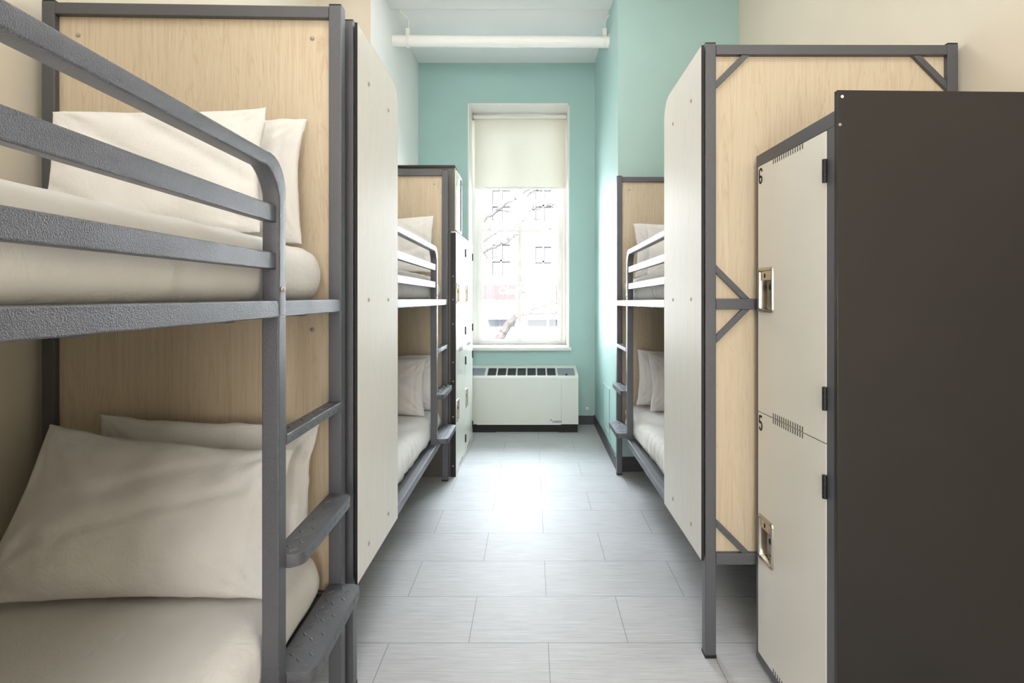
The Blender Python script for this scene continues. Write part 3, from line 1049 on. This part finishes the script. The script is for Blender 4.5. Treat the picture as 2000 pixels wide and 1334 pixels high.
# ------------------------------------------------------------------ lockers (local x along the front, y depth, front at y=0)
def digit(name, ch, x, z, w, h, y, parent):
    def arc(cx, cy, rx, ry, a0, a1, n=14):
        return [(cx + rx * math.cos(math.radians(a0 + (a1 - a0) * k / n)), cy + ry * math.sin(math.radians(a0 + (a1 - a0) * k / n))) for k in range(n + 1)]
    if ch == '6':
        st = [[(0.95, 0.76)] + arc(0.5, 0.80, 0.40, 0.155, 10, 180, 10) + [(0.10, 0.30)] + arc(0.5, 0.255, 0.40, 0.205, 180, 450, 18) + arc(0.5, 0.40, 0.40, 0.06, 90, 180, 4)]
    else:
        st = [[(0.92, 0.925), (0.16, 0.925)], [(0.16, 0.96), (0.12, 0.47)], arc(0.5, 0.30, 0.41, 0.25, 140, -160, 20)]
    hw = 0.0041
    bm = bmesh.new()
    for p in st:
        q_ = [Vector((x + a * w, z + b_ * h)) for a, b_ in p]
        rows = []
        for k in range(len(q_)):
            d = (q_[min(k + 1, len(q_) - 1)] - q_[max(k - 1, 0)]).normalized()
            n = Vector((-d.y, d.x)) * hw
            rows.append([(q_[k].x + n.x, y, q_[k].y + n.y), (q_[k].x - n.x, y, q_[k].y - n.y), (q_[k].x - n.x, y + 0.0005, q_[k].y - n.y), (q_[k].x + n.x, y + 0.0005, q_[k].y + n.y)])
        loft(bm, rows)
    return finish(name, bm, 'ink', parent)

def make_locker(root, cols, w, depth, H, z0, numbers=None, side_mat='lockb', dark_frame='lockf'):
    st = 0.016
    zt = H - 0.042
    zb = z0 + 0.030
    bm = bmesh.new()
    box(bm, (0, 0.034, z0 + 0.001), (cols * w, depth, H - 0.001), 0.002)
    body = finish('body', bm, side_mat, root)
    bm = bmesh.new()
    box(bm, (-0.0005, -0.001, zt), (cols * w + 0.0005, 0.036, H), 0.002)
    box(bm, (-0.0005, -0.001, z0), (cols * w + 0.0005, 0.036, zb), 0.002)
    for i in range(cols + 1):
        xa_ = i * w - (0 if i == 0 else (st if i == cols else st * 0.25))
        xb_ = xa_ + (st if i in (0, cols) else st * 0.5)
        if i == cols:
            xa_ -= 0.018
        box(bm, (xa_, 0, zb), (xb_, 0.036, zt), 0.001)
    fr = finish('frame', bm, dark_frame, root)
    for i in range(cols):
        xa_ = i * w + (st + 0.002 if i == 0 else st * 0.25 + 0.002)
        xb_ = (i + 1) * w - (st + 0.018 + 0.002 if i == cols - 1 else st * 0.25 + 0.002)
        zm = 0.914
        for t_, (za, zc_) in enumerate(((zm + 0.0015, zt - 0.002), (zb + 0.002, zm - 0.0015))):
            hx0, hx1 = xa_ + 0.006, xa_ + 0.112
            hz0 = (1.270 if t_ == 0 else 0.395)
            hz1 = hz0 + 0.158
            ya, yb = -0.002, 0.022
            bm = bmesh.new()
            box(bm, (xa_, ya, za), (xb_, yb, hz0 + 0.008))
            box(bm, (xa_, ya, hz1 - 0.008), (xb_, yb, zc_))
            box(bm, (xa_, ya, hz0 + 0.008), (hx0 + 0.008, yb, hz1 - 0.008))
            box(bm, (hx1 - 0.008, ya, hz0 + 0.008), (xb_, yb, hz1 - 0.008))
            dr = finish('door', bm, 'lockd', root)
            # recessed pull: rim, cup, latch plate, lock
            bm = bmesh.new()
            out_ = rrect(hx0, hx1, hz0, hz1, 0.012)
            rings = []
            for off, y in ((0.0, ya), (0.001, ya - 0.005), (0.006, ya - 0.0065), (0.011, ya - 0.004), (0.013, ya + 0.002), (0.016, ya + 0.022)):
                rings.append([(px, y, pz_) for px, pz_ in rrect(hx0 + off, hx1 - off, hz0 + off, hz1 - off, max(0.004, 0.012 - off * 0.5))])
            loft(bm, rings, cap=False)
            rr = rrect(hx0 + 0.016, hx1 - 0.016, hz0 + 0.016, hz1 - 0.016, 0.004)
            bm.faces.new([bm.verts.new((px, ya + 0.022, pz_)) for px, pz_ in rr])
            hd = finish('handle', bm, 'steel', dr)
            mbox('latch_plate', (hx0 + 0.013, ya - 0.001, hz1 - 0.046), (hx1 - 0.013, ya + 0.004, hz1 - 0.012), 'steel', hd, 0.002)
            mbox('latch_slot', (hx0 + 0.040, ya - 0.0016, hz1 - 0.036), (hx0 + 0.050, ya, hz1 - 0.022), 'ink', hd)
            bm = bmesh.new()
            zc2 = hz1 - 0.070
            cyl(bm, (hx0 + 0.078, ya + 0.022, zc2), (hx0 + 0.078, ya + 0.002, zc2), 0.011)
            cyl(bm, (hx0 + 0.078, ya + 0.003, zc2), (hx0 + 0.078, ya - 0.001, zc2), 0.005)
            finish('lock', bm, 'black', hd)
            # black boxes in place of shaded vent notches at the door's upper and lower edges
            wv = xb_ - xa_
            v0, v1 = xa_ + wv * 0.27, xa_ + wv * 0.71
            for top in (True, False):
                bm = bmesh.new()
                for k in range(14):
                    x = v0 + (v1 - v0) * k / 13
                    zz = (zc_ - 0.0165, zc_ - 0.0005) if top else (za + 0.0005, za + 0.0165)
                    box(bm, (x - 0.0022, ya - 0.0004, zz[0]), (x + 0.0022, ya + 0.002, zz[1]))
                finish('vent', bm, 'ink', dr)
            for hz in ((1.646, 1.008) if t_ == 0 else (0.761, 0.12)):
                bm = bmesh.new()
                for m_ in range(4):
                    cyl(bm, (xb_ + 0.001, ya - 0.004, hz + m_ * 0.0165), (xb_ + 0.001, ya - 0.004, hz + m_ * 0.0165 + 0.0158), 0.0065, n=20)
                finish('hinge', bm, 'black', dr)
            if numbers:
                digit('number', numbers[i][t_], xa_ + 0.007, zc_ - 0.063, 0.024, 0.054, ya - 0.0006, dr)
    return body

lw = 0.464
lk = empty('locker', (0.8155, 1.8785, 0), -PI / 2 + math.atan2(0.0115, lw))
tag(lk, 'two-door ivory locker numbered 6 and 5 with a dark side', 'locker')
make_locker(lk, 1, lw, 0.52, 1.835, 0.018, [('6', '5')])
for (x, y) in ((0.03, 0.06), (lw - 0.05, 0.06), (0.03, 0.47), (lw - 0.05, 0.47)):
    bm = bmesh.new()
    cyl(bm, (x, y, 0), (x, y, 0.02), 0.016)
    finish('foot', bm, 'black', lk)
bm = bmesh.new()
box(bm, (lw + 0.0008, -0.001, 0.002), (lw + 0.0158, 0.56, 1.886), 0.0012)
ep = finish('side_panel', bm, 'lockb', lk)
for y, z, mt in ((0.012, 1.868, 'lockd'), (0.006, 1.792, 'screw')):
    bm = bmesh.new()
    cyl(bm, (lw + 0.0150, y, z), (lw + 0.0164, y, z), 0.0042)
    if mt == 'screw':
        dome(bm, (lw + 0.0160, y, z), (1, 0, 0), 0.0035, 0.002)
    finish('hole' if mt == 'lockd' else 'screw', bm, mt, ep)

lb = empty('locker_bank', (-0.559, 3.790, 0), PI / 2 - 0.012)
tag(lb, 'tall four-door white locker bank standing beside the window wall', 'lockers')
make_locker(lb, 2, 0.482, 0.58, 1.800, 0.0, None, 'applg', 'unit')
bm = bmesh.new()
box(bm, (-0.003, -0.0012, 0.0), (0.0, 0.038, 1.79), 0.0008)
cs = finish('corner_strip', bm, 'lockb', lb)
for z in (0.08, 0.44, 0.70, 0.84, 1.12, 1.30, 1.47):
    bm = bmesh.new()
    dome(bm, (-0.003, 0.019, z), (-1, 0, 0), 0.0055, 0.003)
    finish('rivet', bm, 'screw', cs)

# boxy appliance on the lockers
bx = empty('appliance', (-0.565, 3.795, 1.80), PI / 2)
tag(bx, 'grey box-shaped appliance with thin black top standing on the white lockers', 'appliance')
mbox('body', (0.0, 0.006, 0.002), (0.335, 0.50, 0.465), 'applg', bx, 0.004)
mbox('top', (-0.004, 0.0, 0.462), (0.339, 0.505, 0.487), 'black', bx, 0.006, 3)
d_ = mbox('door', (0.014, -0.008, 0.010), (0.322, 0.005, 0.455), 'unit', bx, 0.004, 3)
mbox('door_handle', (0.236, -0.014, 0.03), (0.262, -0.006, 0.43), 'black', d_, 0.003)
mbox('badge', (0.03, -0.0095, 0.40), (0.075, -0.0075, 0.408), 'screw', d_)

# ------------------------------------------------------------------ light
w = bpy.data.worlds.new('world')
SC.world = w
w.use_nodes = True
bg = w.node_tree.nodes['Background']
bg.inputs[0].default_value = (0.84, 0.93, 1.0, 1)
bg.inputs[1].default_value = 46.0

def area(name, loc, rot, sx, sy, power, col, portal=False):
    ld = bpy.data.lights.new(name, 'AREA')
    ld.shape = 'RECTANGLE'
    ld.size, ld.size_y = sx, sy
    ld.energy = power
    ld.color = col
    o = bpy.data.objects.new(name, ld)
    COL.objects.link(o)
    o.location = loc
    o.rotation_euler = rot
    if portal:
        ld.cycles.is_portal = True
    return o
sd = bpy.data.lights.new('sun', 'SUN')
sd.energy = 275.0
sd.angle = math.radians(4)
sd.color = (0.96, 0.98, 1.0)
sun = bpy.data.objects.new('sun', sd)
COL.objects.link(sun)
sun.location = (0, -10, 30)
sun.rotation_euler = Vector((0.25, 1.0, -0.62)).to_track_quat('-Z', 'Y').to_euler()
area('window_portal', ((WX0 + WX1) / 2, YO + 0.02, (WZ0 + WZ1) / 2), (-PI / 2, 0, 0), WX1 - WX0, WZ1 - WZ0, 1, (1, 1, 1), True)
pl = bpy.data.lights.new('far_fill', 'POINT')  # unseen fill added for the far ceiling and walls, no lamp hangs here
pl.energy = 20
pl.shadow_soft_size = 0.16
pl.color = (1.0, 0.99, 0.97)
po = bpy.data.objects.new('far_fill', pl)
COL.objects.link(po)
po.location = (-0.2, 2.75, 3.12)
area('ceiling_fill', (0, 0.6, ZC - 0.02), (0, 0, 0), 1.6, 0.6, 18, (1.0, 0.985, 0.965))  # out-of-frame fill added under the ceiling, no fitting modelled
area('ceiling_fill', (0, -1.4, ZC - 0.02), (0, 0, 0), 1.6, 0.6, 18, (1.0, 0.985, 0.965))  # second unseen ceiling fill, behind the camera
area('rear_fill', (0.1, YB + 0.03, 1.15), (PI / 2, 0, 0), 1.1, 2.1, 64, (1.0, 0.955, 0.90))  # added frontal fill on the wall behind the camera, no known doorway

SC.view_settings.view_transform = 'Standard'
SC.view_settings.look = 'None'
SC.view_settings.exposure = 0.27
SC.view_settings.gamma = 1.0
SC.view_settings.use_curve_mapping = False
